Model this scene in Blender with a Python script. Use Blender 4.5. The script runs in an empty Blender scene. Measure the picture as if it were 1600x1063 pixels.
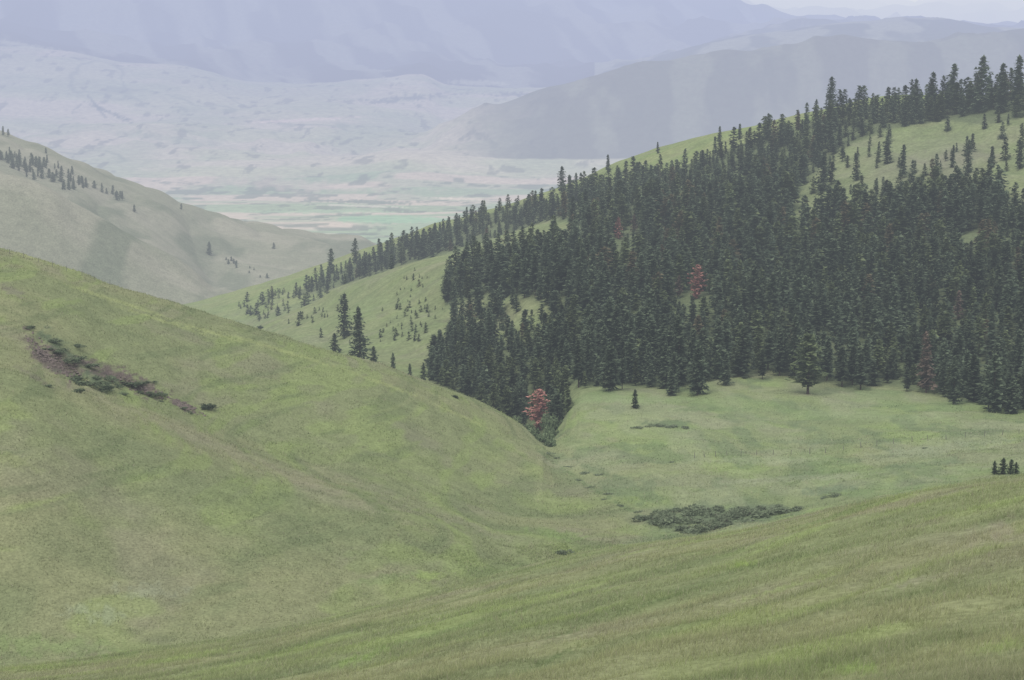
import bpy, math, random
import numpy as np
random.seed(7); rng = np.random.RandomState(11)
S = bpy.context.scene; COL = S.collection
F = 2600.0; TH = math.atan((531.5-180)/F); CT, ST = math.cos(TH), math.sin(TH)

# ---------------------------------------------------------------- helpers
def se(px, py):
    x = (np.asarray(px, float)-800)/F; v = (531.5-np.asarray(py, float))/F
    dy = CT+v*ST
    return x/dy, (-ST+v*CT)/dy
def proj(s, e):
    v = (e*CT+ST)/(CT-e*ST)
    return 800+F*s*(CT+v*ST), 531.5-F*v
TAB = np.random.RandomState(5).rand(256, 256)
def vn(x, y, seed=0):
    x = x+seed*13.37; y = y+seed*7.77
    xi = np.floor(x).astype(np.int64); yi = np.floor(y).astype(np.int64)
    fx = x-xi; fy = y-yi; fx = fx*fx*fx*(fx*(fx*6-15)+10); fy = fy*fy*fy*(fy*(fy*6-15)+10)
    a = TAB[xi & 255, yi & 255]; b = TAB[(xi+1) & 255, yi & 255]
    c = TAB[xi & 255, (yi+1) & 255]; d = TAB[(xi+1) & 255, (yi+1) & 255]
    return (a*(1-fx)+b*fx)*(1-fy)+(c*(1-fx)+d*fx)*fy
def fbm(x, y, seed=0, o=4):
    r = 0; a = 1; t = 0
    for i in range(o):
        r = r+a*vn(x*2**i, y*2**i, seed+i*3); t += a; a *= .5
    return r/t
def sst(a, b, x):
    t = np.clip((x-a)/(b-a), 0, 1); return t*t*(3-2*t)
def pslopes(x, y):
    h = np.diff(x, axis=0); dl = np.diff(y, axis=0)/h
    m = np.zeros_like(y)
    w1 = 2*h[1:]+h[:-1]; w2 = h[1:]+2*h[:-1]
    same = dl[:-1]*dl[1:] > 0
    with np.errstate(all='ignore'):
        hm = (w1+w2)/(w1/dl[:-1]+w2/dl[1:])
    m[1:-1] = np.where(same, hm, 0); m[0] = dl[0]; m[-1] = dl[-1]
    return m
def herm(u, h, y0, y1, m0, m1):
    return (2*u**3-3*u**2+1)*y0+(u**3-2*u**2+u)*h*m0+(-2*u**3+3*u**2)*y1+(u**3-u**2)*h*m1
def pchip1(x, y, q):
    x = np.array(x, float)[:, None]; y = np.array(y, float)[:, None]
    m = pslopes(x, y)[:, 0]; x = x[:, 0]; y = y[:, 0]
    q = np.clip(q, x[0], x[-1]); i = np.clip(np.searchsorted(x, q)-1, 0, len(x)-2)
    h = x[i+1]-x[i]
    return herm((q-x[i])/h, h, y[i], y[i+1], m[i], m[i+1])

# ---------------------------------------------------------------- terrain sections, near to far: (column, row of the photo, distance ahead in m), rows of mesh up to next
SEC = [
 ([(-500,1420,4),(2200,1420,4)], 40),
 ([(-500,1095,130),(0,1092,110),(400,1090,80),(800,1090,55),(1200,1090,42),(1600,1090,35),(2200,1090,32)], 270),
 ([(-500,1075,180),(-200,1062,180),(0,1045,175),(200,1022,175),(400,990,178),(600,943,185),(700,918,190),(800,893,195),(900,869,200),(1000,851,195),(1100,838,188),(1200,820,180),(1300,799,172),(1400,776,165),(1500,757,157),(1600,742,150),(1900,700,135),(2200,660,125)], 24),
 ([(-500,1085,215),(0,1052,205),(200,1030,208),(400,998,215),(600,952,238),(700,928,250),(800,903,262),(900,880,275),(1000,865,275),(1200,835,268),(1400,793,250),(1600,765,235),(1900,725,215),(2200,690,200)], 130),
 ([(-500,560,290),(-200,575,290),(0,605,290),(200,660,300),(400,735,300),(600,800,290),(700,828,287),(800,850,288),(900,851,296),(1000,838,305),(1200,812,315),(1400,770,320),(1600,736,325),(1900,692,320),(2200,650,310)], 44),
 ([(-500,520,320),(-200,535,320),(0,560,320),(200,622,333),(400,700,335),(600,765,325),(700,795,322),(800,816,322),(900,806,330),(1000,795,335),(1200,770,345),(1400,735,350),(1600,712,350),(1900,672,345),(2200,635,340)], 150),
 ([(-500,270,430),(-200,335,430),(0,385,430),(100,415,430),(200,449,430),(300,480,430),(400,512,430),(500,544,432),(600,575,434),(700,611,440),(760,636,446),(800,658,443),(835,684,428),(860,700,418),(900,695,412),(1000,685,412),(1200,680,415),(1400,672,410),(1600,668,400),(1900,640,390),(2200,610,380)], 50),
 ([(-500,320,520),(0,420,520),(400,540,520),(600,605,505),(700,640,495),(800,682,485),(840,700,472),(870,668,470),(910,615,483),(1000,608,490),(1200,590,500),(1400,605,485),(1600,640,440),(1900,620,420),(2200,590,410)], 60),
 ([(-500,300,800),(0,420,800),(200,472,800),(400,532,760),(500,545,700),(600,562,640),(700,586,580),(800,570,560),(850,556,553),(900,533,560),(1000,528,560),(1200,500,570),(1400,508,560),(1600,520,530),(1900,500,500),(2200,470,480)], 100),
 ([(-500,330,1000),(0,425,1000),(200,482,1000),(380,520,930),(420,505,920),(470,483,915),(560,443,905),(650,415,890),(720,396,880),(800,370,865),(890,345,850),(960,335,845),(1100,322,830),(1200,318,820),(1400,285,800),(1600,262,760),(1900,230,700),(2200,200,650)], 22),
 ([(-500,335,1120),(0,430,1120),(200,486,1120),(380,527,1020),(420,513,1010),(470,491,1005),(560,452,995),(650,423,980),(720,403,970),(800,376,955),(890,345,940),(960,318,920),(1100,285,910),(1200,268,900),(1400,225,890),(1600,205,860),(1900,170,800),(2200,150,760)], 90),
 ([(-500,350,1450),(0,440,1450),(200,488,1450),(290,470,1450),(330,460,1440),(400,444,1400),(450,430,1390),(550,398,1350),(640,364,1290),(700,345,1250),(800,315,1200),(900,284,1150),(1000,242,1100),(1100,212,1060),(1200,192,1030),(1300,170,1000),(1400,152,985),(1500,152,970),(1600,138,950),(1900,95,900),(2200,60,880)], 16),
 ([(-500,360,1520),(0,445,1530),(200,492,1540),(290,482,1560),(330,474,1570),(400,459,1570),(550,412,1530),(640,382,1480),(700,368,1450),(800,345,1400),(900,320,1370),(1100,255,1280),(1300,215,1230),(1600,185,1200),(2200,110,1150)], 70),
 ([(-500,190,1600),(-200,238,1650),(0,273,1700),(60,290,1705),(100,307,1710),(150,330,1720),(200,356,1740),(250,388,1760),(300,425,1780),(340,458,1790),(400,466,1800),(550,420,1800),(700,385,1750),(900,345,1700),(1100,300,1650),(1300,260,1600),(1600,230,1600),(2200,200,1600)], 12),
 ([(-500,196,1700),(-200,244,1760),(0,279,1850),(100,313,1870),(200,361,1890),(250,392,1900),(300,428,1920),(340,456,1940),(400,458,1960),(550,425,1980),(700,395,1980),(900,360,1950),(1300,300,1950),(1600,270,1950),(2200,250,1950)], 56),
 ([(-500,120,2200),(-200,160,2300),(0,208,2400),(50,228,2420),(100,250,2450),(200,285,2520),(300,322,2620),(400,350,2720),(500,371,2820),(560,383,2880),(620,400,2900),(700,400,2950),(900,390,2950),(1300,360,2950),(2200,340,2950)], 10),
 ([(-500,200,3400),(0,270,3500),(200,330,3600),(400,390,3600),(560,410,3600),(1000,405,3600),(2200,400,3600)], 8),
 ([(-500,382,4600),(2200,382,4600)], 26),
 ([(-500,333,6200),(2200,333,6200)], 26),
 ([(-500,303,7200),(2200,303,7200)], 30),
 ([(-500,255,8000),(500,255,8000),(650,243,8000),(850,248,8000),(2200,240,8000)], 55),
 ([(-500,222,8700),(500,225,8700),(600,232,8700),(660,226,8700),(700,209,8700),(750,190,8700),(820,165,8700),(900,140,8700),(960,118,8700),(1020,102,8700),(1100,92,8700),(1200,84,8700),(1300,78,8700),(1400,70,8700),(1500,60,8700),(1600,50,8700),(1900,30,8700),(2200,20,8700)], 16),
 ([(-500,185,9300),(500,196,9300),(600,206,9300),(660,214,9300),(700,214,9300),(750,204,9300),(820,182,9300),(900,160,9300),(1000,130,9300),(1100,112,9300),(1200,104,9300),(1400,90,9300),(1600,70,9300),(2200,40,9300)], 56),
 ([(-500,50,11000),(0,76,11000),(100,84,11000),(200,100,11000),(300,110,11000),(400,128,11000),(500,132,11000),(600,126,11000),(660,121,11000),(700,133,11000),(800,136,11000),(890,134,11000),(960,112,10900),(1060,86,10700),(1150,62,10600),(1200,52,10600),(1300,39,10600),(1400,33,10600),(1500,38,10600),(1560,46,10600),(1620,46,10600),(1900,40,10600),(2200,40,10600)], 30),
 ([(-500,20,12500),(0,50,12500),(400,100,12500),(600,104,12500),(900,112,12500),(1000,100,12500),(1060,92,12500),(1200,72,12500),(1300,64,12500),(1600,66,12500),(2200,60,12500)], 60),
 ([(-500,-160,16000),(0,-130,16000),(400,-110,16000),(800,-40,16000),(900,-14,16000),(1000,3,16000),(1100,22,16000),(1200,43,16000),(1260,52,16000),(1400,60,16000),(1600,64,16000),(2200,60,16000)], 6),
 ([(-500,-120,18000),(0,-100,18000),(800,-20,18000),(1000,25,18000),(1200,62,18000),(1600,80,18000),(2200,80,18000)], 22),
 ([(-500,-60,26000),(0,-60,26000),(900,-30,26000),(1100,-6,26000),(1200,2,26000),(1300,8,26000),(1450,18,26000),(1600,27,26000),(1900,20,26000),(2200,10,26000)], 4),
 ([(-500,150,40000),(2200,150,40000)], 0)]
NC = 860
s_lo, s_hi = se(-380, 531)[0], se(1980, 531)[0]
SG = np.linspace(s_lo, s_hi, NC)
KE = []; KT = []
for pts, n in SEC:
    P = np.array(pts, float); ps, pe = se(P[:, 0], P[:, 1])
    KE.append(pchip1(ps, pe, SG)); KT.append(pchip1(ps, np.log(P[:, 2]), SG))
KE = np.array(KE); KT = np.array(KT)
# soften the foot of the left hill where it folds into the creek
colpx = 800+F*SG; cw = np.exp(-((colpx-860)/70.)**2)
for A in (KE, KT):
    for k in (3, 4, 5, 6, 7):
        sm = A[k].copy(); it = 90 if k < 6 else 25
        for _ in range(it): sm[1:-1] = (sm[:-2]+sm[1:-1]*2+sm[2:])/4
        A[k] = A[k]*(1-cw)+sm*cw
for i in range(1, len(KT)): KT[i] = np.maximum(KT[i], KT[i-1]+.004)
M = pslopes(KT, KE)
E = []; T = []; KK = []; ROW = []
for k in range(len(SEC)-1):
    n = SEC[k][1]; ROW.append(len(E)); h = KT[k+1]-KT[k]
    for j in range(n):
        u = j/n
        T.append(KT[k]+u*h); E.append(herm(u, h, KE[k], KE[k+1], M[k], M[k+1])); KK.append(k+u)
ROW.append(len(E)); T.append(KT[-1]); E.append(KE[-1]); KK.append(len(SEC)-1.)
E = np.array(E); T = np.array(T); KK = np.array(KK); NR = len(E)
Y = np.exp(T); SS = np.broadcast_to(SG, E.shape); X = SS*Y; Z = E*Y
Z0 = Z.copy()
KG = np.broadcast_to(KK[:, None], E.shape)
rough = np.interp(KG, [0, 3, 6, 7, 12, 13, 16, 19, 20, 21, 22, 23, 24, 28], [.020, .020, .020, .036, .036, .05, .03, .008, .02, .10, .02, .03, .16, .14])
dz = np.zeros_like(E)
lam = .7
while lam < 4000:
    w = sst(.005, .012, lam/Y)*(1-sst(.07, .14, lam/Y))
    rr = np.abs(vn(X/lam+lam, Y/lam, int(lam) % 50)-.5)*2
    nn = vn(X/lam, Y/lam, int(lam) % 97)*2-1
    dz += w*rough*lam*np.where(KG > 19.5, nn*.5+(.5-rr)*1.3, nn)
    lam *= 1.9
n30h = sst(.3, .7, fbm(X/30, Y/30, 8, 2))
tr = np.sin(Z*2.4+fbm(X/14, Y/14, 3, 3)*9)
dz += np.where(KG < 3, tr*.13*n30h, np.where(KG < 7, tr*.08*n30h, 0))
dz += np.where((KG > 3.3) & (KG < 6.9), (fbm(X/7, Y/9, 83, 3)-.5)*1.2*np.minimum(1, np.minimum(KG-3.3, 6.9-KG)*2), 0)
gul = np.abs(fbm((X+Y*.25)/120, Y/420, 71, 3)-.5)*2
dz += np.where((KG > 12.2) & (KG < 15.8), (gul-.3)*22*np.minimum(1, np.minimum(KG-12.2, 15.8-KG)*1.6), 0)
gl2 = np.abs(fbm(X/45+Y/160, Y/260, 75, 2)-.5)*2
dz += np.where((KG > 7.3) & (KG < 11), (gl2-.3)*7*np.minimum(1, np.minimum(KG-7.3, 11-KG)*1.2), 0)
Z = Z+dz
# the eroded bank is cut into the hillside
PXG, PYG = proj(SS, Z/Y)
for px, py, rx, ry, rot in [(95, 568, 66, 15, 40), (215, 604, 60, 10, 22)]:
    c, s_ = math.cos(math.radians(rot)), math.sin(math.radians(rot)); dx = PXG-px; dy = PYG-py
    d = np.sqrt(((dx*c+dy*s_)/rx)**2+((-dx*s_+dy*c)/ry)**2)+(fbm(X/3, Y/3, 14, 3)-.5)*.6
    Z = Z-np.where((KG > 3) & (KG < 7), (1-sst(.5, 1.05, d))*1.6, 0)
E = Z/Y
PXG, PYG = proj(SS, E)
V3 = np.stack([X, Y, Z], -1)

def hit(px, py, k0=0):
    s, e = se(px, py); c = (s-s_lo)/(s_hi-s_lo)*(NC-1); c = min(max(c, 0), NC-2); i = int(c); f = c-i
    r0 = ROW[k0]
    ec = E[r0:, i]*(1-f)+E[r0:, i+1]*f
    a = np.argmax(ec >= e)
    if ec[a] < e: return None
    tc = T[r0:, i]*(1-f)+T[r0:, i+1]*f
    if a == 0: y = math.exp(tc[0]); return (s*y, y, ec[0]*y, k0)
    q = (e-ec[a-1])/(ec[a]-ec[a-1]+1e-12)
    y = math.exp(tc[a-1]+q*(tc[a]-tc[a-1]))
    return (s*y, y, e*y, KK[r0+a])

# ---------------------------------------------------------------- ground colours
def mixc(base, col, w): return base*(1-w[..., None])+np.array(col)*w[..., None]
n30 = fbm(X/34, Y/34, 1); n8 = fbm(X/9, Y/9, 21); n100 = fbm(X/110, Y/110, 61, 3)
g = np.zeros(E.shape+(3,)); g[:] = (.170, .187, .090)
g = mixc(g, (.204, .202, .106), sst(.42, .68, n30)*.6)
g = mixc(g, (.128, .148, .072), sst(.50, .72, n8)*.4)
g = mixc(g, (.168, .200, .078), sst(.58, .74, fbm(X/12, Y/12, 77))*.4)
g = mixc(g, (.200, .180, .125), sst(.54, .74, fbm(X/16, Y/16, 93))*.35)
al = X*.75+Y*.55                                             # streaks along the contours
st1 = fbm(Z0*.55, al/16, 101, 3); st2 = fbm(Z0*.9+30, al/22, 111, 3)
nearg = (KG < 7)
g = mixc(g, (.190, .235, .080), sst(.60, .72, st1)*.45*nearg)
g = mixc(g, (.105, .130, .060), sst(.58, .72, st2)*.40*nearg)
left = (KG > 3) & (KG < 7)
creek = np.interp(PYG, [640, 700, 730, 765, 800, 840, 870, 900], [842, 845, 870, 925, 985, 1010, 900, 820])
lefth = left & (PXG < creek+(n8-.5)*60)
mw = left*sst(-45, 45, PXG-creek+(n30-.5)*60)
mead = left & ~lefth
md = g*np.array([.96, 1.01, .96])+.004
md = mixc(md, (.110, .142, .072), sst(.50, .66, fbm(X/6, Y/14, 33))*.55)
md = mixc(md, (.215, .225, .130), sst(.52, .70, fbm(X/10, Y/22, 37))*.5)
md = mixc(md, (.155, .208, .080), sst(.52, .70, fbm(X/18, Y/30, 43))*.45)
g = g*(1-mw[..., None])+md*mw[..., None]
g = np.where(left[..., None], g*(1-.05*(1-mw[..., None])), g)
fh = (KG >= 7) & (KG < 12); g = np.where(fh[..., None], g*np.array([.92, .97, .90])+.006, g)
far = (KG >= 12) & (KG < 16)
fc = mixc(np.zeros_like(g)+np.array([.20, .198, .135]), (.25, .235, .17), sst(.4, .7, fbm(X/120, Y/60, 9)))
fc = mixc(fc, (.12, .135, .085), sst(.50, .72, fbm(X/50, Y/200, 19))*.7)
g = np.where(far[..., None], fc, g)
val = KG >= 16
vc = mixc(np.zeros_like(g)+np.array([.50, .49, .30]), (.62, .52, .39), sst(.42, .62, fbm(X/700, Y/260, 29))*.8)
vc = mixc(vc, (.34, .39, .22), sst(.42, .66, fbm(X/500, Y/400, 39))*.65)
dr = 1-sst(.0, .025, np.abs(fbm(X/500+Y/1500, Y/900, 49, 3)-.5))
vc = mixc(vc, (.14, .19, .11), dr*.6*sst(.4, .6, fbm(X/600, Y/600, 52, 2)))
vc = mixc(vc, (.06, .08, .05), sst(.66, .74, fbm(X/60, Y/130, 47))*.6)
g = np.where(val[..., None], vc, g)
fl = (KG >= 16.5) & (KG < 19.6)
fld = vn(X/420+.3*vn(X/200, Y/200, 2), Y/150, 15)
fcol = mixc(np.zeros_like(g)+np.array([.42, .42, .27]), (.24, .36, .17), sst(.55, .62, fld)*.8)
fcol = mixc(fcol, (.64, .50, .38), (1-sst(.30, .38, fld))*.9)
fcol = mixc(fcol, (.08, .12, .07), sst(.58, .66, fbm(X/110, Y/140, 87))*.8)
g = np.where(fl[..., None], fcol, g)
forr = (.05, .065, .055)
ridgem = ((KG >= 20) & (KG < 22)).astype(float)*sst(650, 850, PXG+60*(n100-.5))
g = mixc(g, forr, ridgem*.92)
g = mixc(g, (.26, .28, .19), ridgem*sst(.50, .66, fbm(X/200, Y/400, 53))*.5)
pal = ((KG >= 22) & (KG < 24) & (PXG > 930))
pc = mixc(np.zeros_like(g)+np.array([.32, .34, .24]), (.10, .13, .09), sst(.42, .58, fbm(X/250, Y/500, 59)))
g = np.where(pal[..., None], pc, g)
mt = ((KG >= 23) & (PXG <= 930)) | (KG >= 24)
mc = mixc(np.zeros_like(g)+np.array(forr), (.40, .42, .32), sst(.48, .64, fbm(X/300+Y/900, Y/1500, 69))*.6)
g = np.where(mt[..., None], mc, g)
def spot(px, py, rx, ry, rot, col, st, k0, k1, soft=.6, nz=.6):
    global g
    c, s_ = math.cos(math.radians(rot)), math.sin(math.radians(rot))
    m = (KG >= k0) & (KG < k1) & (abs(PXG-px) < max(rx, ry)*2) & (abs(PYG-py) < max(rx, ry)*2)
    dx = PXG[m]-px; dy = PYG[m]-py
    d = np.sqrt(((dx*c+dy*s_)/rx)**2+((-dx*s_+dy*c)/ry)**2)
    d = d+(fbm(PXG[m]/max(4, ry*.8), PYG[m]/max(3, ry*.5), 5)-.5)*nz*2
    w = (1-sst(1-soft, 1, d))*st
    g[m] = g[m]*(1-w[:, None])+np.array(col)*w[:, None]
soil = (.105, .082, .070)
for a in [(62, 548, 42, 16, 48), (100, 575, 50, 19, 38), (212, 602, 62, 14, 22), (285, 634, 30, 8, 25), (190, 585, 50, 11, 20), (140, 572, 48, 12, 28)]:
    spot(*a, soil, .9, 3, 7, .8, 1.1)
spot(55, 590, 44, 6, 28, (.13, .115, .085), .6, 3, 7, .9); spot(18, 455, 30, 7, 20, (.15, .135, .10), .6, 3, 7)
spot(90, 540, 46, 15, 40, (.08, .105, .058), .8, 3, 7, .9, 1.); spot(150, 592, 60, 17, 20, (.08, .105, .058), .8, 3, 7, .9, 1.)
spot(350, 700, 420, 16, 22, (.205, .188, .12), .5, 3, 7, .9); spot(650, 790, 260, 14, 20, (.20, .19, .12), .4, 3, 7, .9)
spot(330, 760, 330, 45, 20, (.125, .145, .072), .45, 3, 7, .9, .9); spot(500, 870, 300, 40, 10, (.14, .16, .078), .35, 3, 7, .9, .9)
spot(60, 1010, 160, 22, 3, (.155, .205, .075), .5, 0, 7, .8, 1.); spot(150, 960, 60, 16, 5, (.24, .265, .18), .35, 3, 7, .8, 1.2)
spot(240, 925, 60, 14, 5, (.22, .24, .16), .3, 3, 7, .8, 1.3)
spot(670, 900, 30, 9, 5, (.20, .25, .08), .65, 3, 7); spot(870, 835, 60, 9, 8, (.165, .225, .075), .5, 3, 7)
spot(600, 905, 60, 12, -8, (.15, .20, .075), .45, 3, 7)
spot(20, 640, 40, 16, 25, (.20, .235, .085), .45, 3, 7); spot(20, 720, 60, 14, 15, (.20, .23, .085), .35, 3, 7)
for a in [(430, 545, 120, 5, 17), (330, 520, 90, 4, 17), (600, 600, 100, 4, 20), (180, 470, 130, 5, 18), (720, 650, 70, 4, 24), (60, 405, 90, 5, 17), (250, 500, 120, 4, 18)]:
    spot(*a, (.25, .27, .11), .5, 3, 7, .9)
for a in [(850, 712, 22, 5, 35), (885, 735, 34, 5, 38), (930, 765, 36, 5, 32), (975, 792, 34, 5, 30), (1010, 812, 30, 6, 25)]:
    spot(*a, (.11, .145, .065), .6, 3, 7, .9, .9)
spot(1040, 662, 55, 7, 0, (.105, .135, .070), .8, 5, 8); spot(1120, 806, 150, 24, -3, (.105, .130, .075), .85, 3, 7, .8)
spot(930, 735, 45, 8, 20, (.11, .14, .07), .6, 3, 7); spot(960, 770, 40, 6, 25, (.11, .14, .07), .5, 3, 7)
spot(1200, 720, 120, 8, 0, (.23, .25, .145), .4, 3, 7); spot(1350, 650, 160, 9, 2, (.19, .225, .11), .5, 5, 8)
spot(1480, 700, 150, 10, -5, (.21, .23, .14), .4, 3, 7); spot(1000, 625, 120, 8, 0, (.18, .23, .10), .5, 6, 8)
spot(1300, 765, 60, 8, -5, (.11, .14, .08), .6, 3, 7); spot(1240, 748, 170, 6, -3, (.22, .23, .145), .4, 3, 7)
spot(1120, 640, 90, 5, 0, (.12, .16, .07), .6, 5, 8); spot(1280, 690, 110, 5, 0, (.12, .15, .08), .5, 5, 7); spot(1450, 725, 90, 5, -4, (.12, .15, .08), .5, 3, 7)
for a in [(1160, 884, 26, 6, -10, (.205, .28, .065)), (1070, 925, 110, 4, -18, (.085, .115, .045)), (1240, 915, 160, 6, -16, (.20, .24, .09)), (860, 1030, 60, 7, -25, (.085, .115, .045)),  # thin dark line below the first lush clump is a shadow painted into the grass
          (560, 1030, 60, 9, -20, (.175, .24, .07)), (1560, 830, 80, 24, -10, (.21, .185, .13)), (1470, 900, 120, 8, -12, (.205, .195, .125)),
          (1330, 1045, 70, 12, 0, (.18, .25, .07)), (1580, 1010, 90, 9, -10, (.185, .235, .08)), (1480, 1000, 120, 5, -12, (.11, .14, .06)),
          (700, 985, 160, 6, -14, (.155, .205, .075)), (1250, 870, 180, 4, -12, (.13, .16, .07)), (1250, 960, 140, 4, -14, (.10, .13, .055)), (1420, 930, 110, 4, -13, (.11, .14, .06)), (900, 985, 90, 4, -16, (.11, .145, .06))]:
    spot(*a, .55, 0, 3, .9, .9)
spot(610, 343, 100, 7, 0, (.18, .46, .20), .7, 16, 20, .3, .2); spot(500, 331, 150, 3, 0, (.34, .50, .26), .6, 16, 20, .4)
spot(720, 311, 45, 3, 2, (.85, .68, .50), .9, 17, 21); spot(560, 322, 90, 2, 2, (.85, .72, .58), .6, 17, 21); spot(590, 316, 120, 4, 1, (.08, .13, .08), .8, 17, 21, .9, 1.3)
spot(470, 188, 110, 3, -3, (.90, .68, .56), .7, 20, 24); spot(180, 180, 50, 4, 25, (.06, .10, .06), .85, 20, 24, .9, 1.3); spot(150, 165, 30, 3, 50, (.06, .10, .06), .8, 20, 24)
spot(630, 155, 90, 6, -5, (.05, .08, .06), .85, 21, 24, .9, 1.2); spot(820, 148, 70, 5, 0, (.05, .08, .06), .8, 21, 24, .9, 1.2); spot(640, 130, 50, 5, 10, (.62, .60, .42), .7, 21, 25)
spot(470, 290, 250, 14, 3, (.62, .48, .37), .55, 18, 21, .9); spot(250, 215, 200, 10, 8, (.32, .37, .22), .5, 20, 23, .9); spot(750, 130, 70, 5, 2, (.6, .6, .42), .6, 22, 25)
spot(30, 70, 60, 5, 8, (.6, .6, .4), .6, 22, 25)

def inpoly(px, py, poly):
    px = np.asarray(px); py = np.asarray(py); r = np.zeros(px.shape, bool); j = len(poly)-1
    for i in range(len(poly)):
        xi, yi = poly[i]; xj, yj = poly[j]
        r ^= ((yi > py) != (yj > py)) & (px < (xj-xi)*(py-yi)/((yj-yi) or 1e-9)+xi); j = i
    return r
MAIN = [(868,598),(900,604),(1000,604),(1060,608),(1110,610),(1150,588),(1215,578),(1290,601),(1400,604),(1500,626),(1600,643),(1800,662),(1800,330),(1600,335),(1540,302),(1470,322),(1380,335),(1290,342),(1238,345),(1235,310),(1285,262),(1335,222),(1400,200),(1480,188),(1540,196),(1600,184),(1800,165),(1800,110),(1600,142),(1500,158),(1400,163),(1300,180),(1200,210),(1130,238),(1060,264),(980,286),(920,300),(880,314),(840,328),(860,345),(905,352),(880,378),(760,398),(722,410),(702,432),(690,455),(700,480),(740,470),(800,465),(850,470),(872,510),(862,560)]
B1 = [(455,462),(520,428),(600,393),(700,358),(800,322),(850,318),(880,338),(800,363),(720,390),(640,412),(560,438),(500,458)]
B2 = [(672,592),(700,612),(760,640),(815,676),(840,704),(872,696),(890,655),(884,600),(870,540),(800,535),(720,532),(680,548)]
OPEN = [(1235,345),(1290,342),(1380,335),(1470,322),(1540,302),(1600,335),(1640,250),(1600,184),(1480,188),(1400,200),(1335,222),(1285,262)]
SPUR = [(440,503),(500,472),(560,450),(640,425),(700,412),(690,500),(640,548),(560,540),(500,528)]
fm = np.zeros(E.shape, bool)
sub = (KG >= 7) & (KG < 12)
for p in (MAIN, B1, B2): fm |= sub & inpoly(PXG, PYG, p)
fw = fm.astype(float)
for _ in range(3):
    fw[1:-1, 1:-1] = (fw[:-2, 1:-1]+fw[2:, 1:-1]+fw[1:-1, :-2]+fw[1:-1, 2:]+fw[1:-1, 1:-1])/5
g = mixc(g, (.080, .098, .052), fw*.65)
spot(1460, 260, 200, 60, -5, (.158, .160, .102), .7, 8, 12, .9); spot(1500, 245, 110, 18, -5, (.19, .175, .125), .5, 8, 12, .9); spot(640, 515, 80, 12, -8, (.12, .145, .07), .5, 7, 10, .9)
spot(580, 480, 140, 26, -20, (.15, .19, .08), .5, 7, 10, .9)
sk = (KG >= 10.4) & (KG < 11.3) & (fw < .3); g[sk] = g[sk]*np.array([1.05, 1.08, .95])
GC = np.clip(g*1.0, 0, 1)

# ---------------------------------------------------------------- materials
def painted_haze_group():  # haze painted into every material: emission mixed in by distance from the origin
    ng = bpy.data.node_groups.new('painted_haze', 'ShaderNodeTree')
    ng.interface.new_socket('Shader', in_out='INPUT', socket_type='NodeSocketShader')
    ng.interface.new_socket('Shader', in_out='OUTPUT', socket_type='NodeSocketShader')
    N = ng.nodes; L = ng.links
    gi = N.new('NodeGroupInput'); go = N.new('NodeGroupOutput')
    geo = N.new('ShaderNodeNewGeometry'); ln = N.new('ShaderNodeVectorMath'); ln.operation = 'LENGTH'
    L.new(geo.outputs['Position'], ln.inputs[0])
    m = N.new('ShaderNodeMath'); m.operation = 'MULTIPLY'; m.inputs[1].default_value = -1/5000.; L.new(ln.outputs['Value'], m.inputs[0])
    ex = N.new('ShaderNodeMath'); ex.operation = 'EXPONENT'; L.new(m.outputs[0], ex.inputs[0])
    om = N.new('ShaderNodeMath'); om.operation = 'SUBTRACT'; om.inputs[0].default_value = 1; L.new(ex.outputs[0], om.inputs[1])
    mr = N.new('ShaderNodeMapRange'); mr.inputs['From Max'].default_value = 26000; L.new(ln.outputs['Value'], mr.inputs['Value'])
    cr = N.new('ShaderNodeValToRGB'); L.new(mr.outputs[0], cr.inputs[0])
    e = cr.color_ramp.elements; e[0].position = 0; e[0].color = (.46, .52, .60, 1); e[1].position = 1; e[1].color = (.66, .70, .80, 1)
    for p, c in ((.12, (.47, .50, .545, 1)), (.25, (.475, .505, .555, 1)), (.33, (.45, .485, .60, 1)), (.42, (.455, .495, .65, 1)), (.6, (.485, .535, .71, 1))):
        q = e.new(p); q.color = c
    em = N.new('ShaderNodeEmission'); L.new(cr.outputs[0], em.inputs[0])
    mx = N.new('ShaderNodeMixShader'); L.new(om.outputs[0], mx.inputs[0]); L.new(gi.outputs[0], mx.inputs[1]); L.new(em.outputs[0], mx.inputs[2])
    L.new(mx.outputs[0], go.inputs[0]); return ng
HZ = painted_haze_group()
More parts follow.
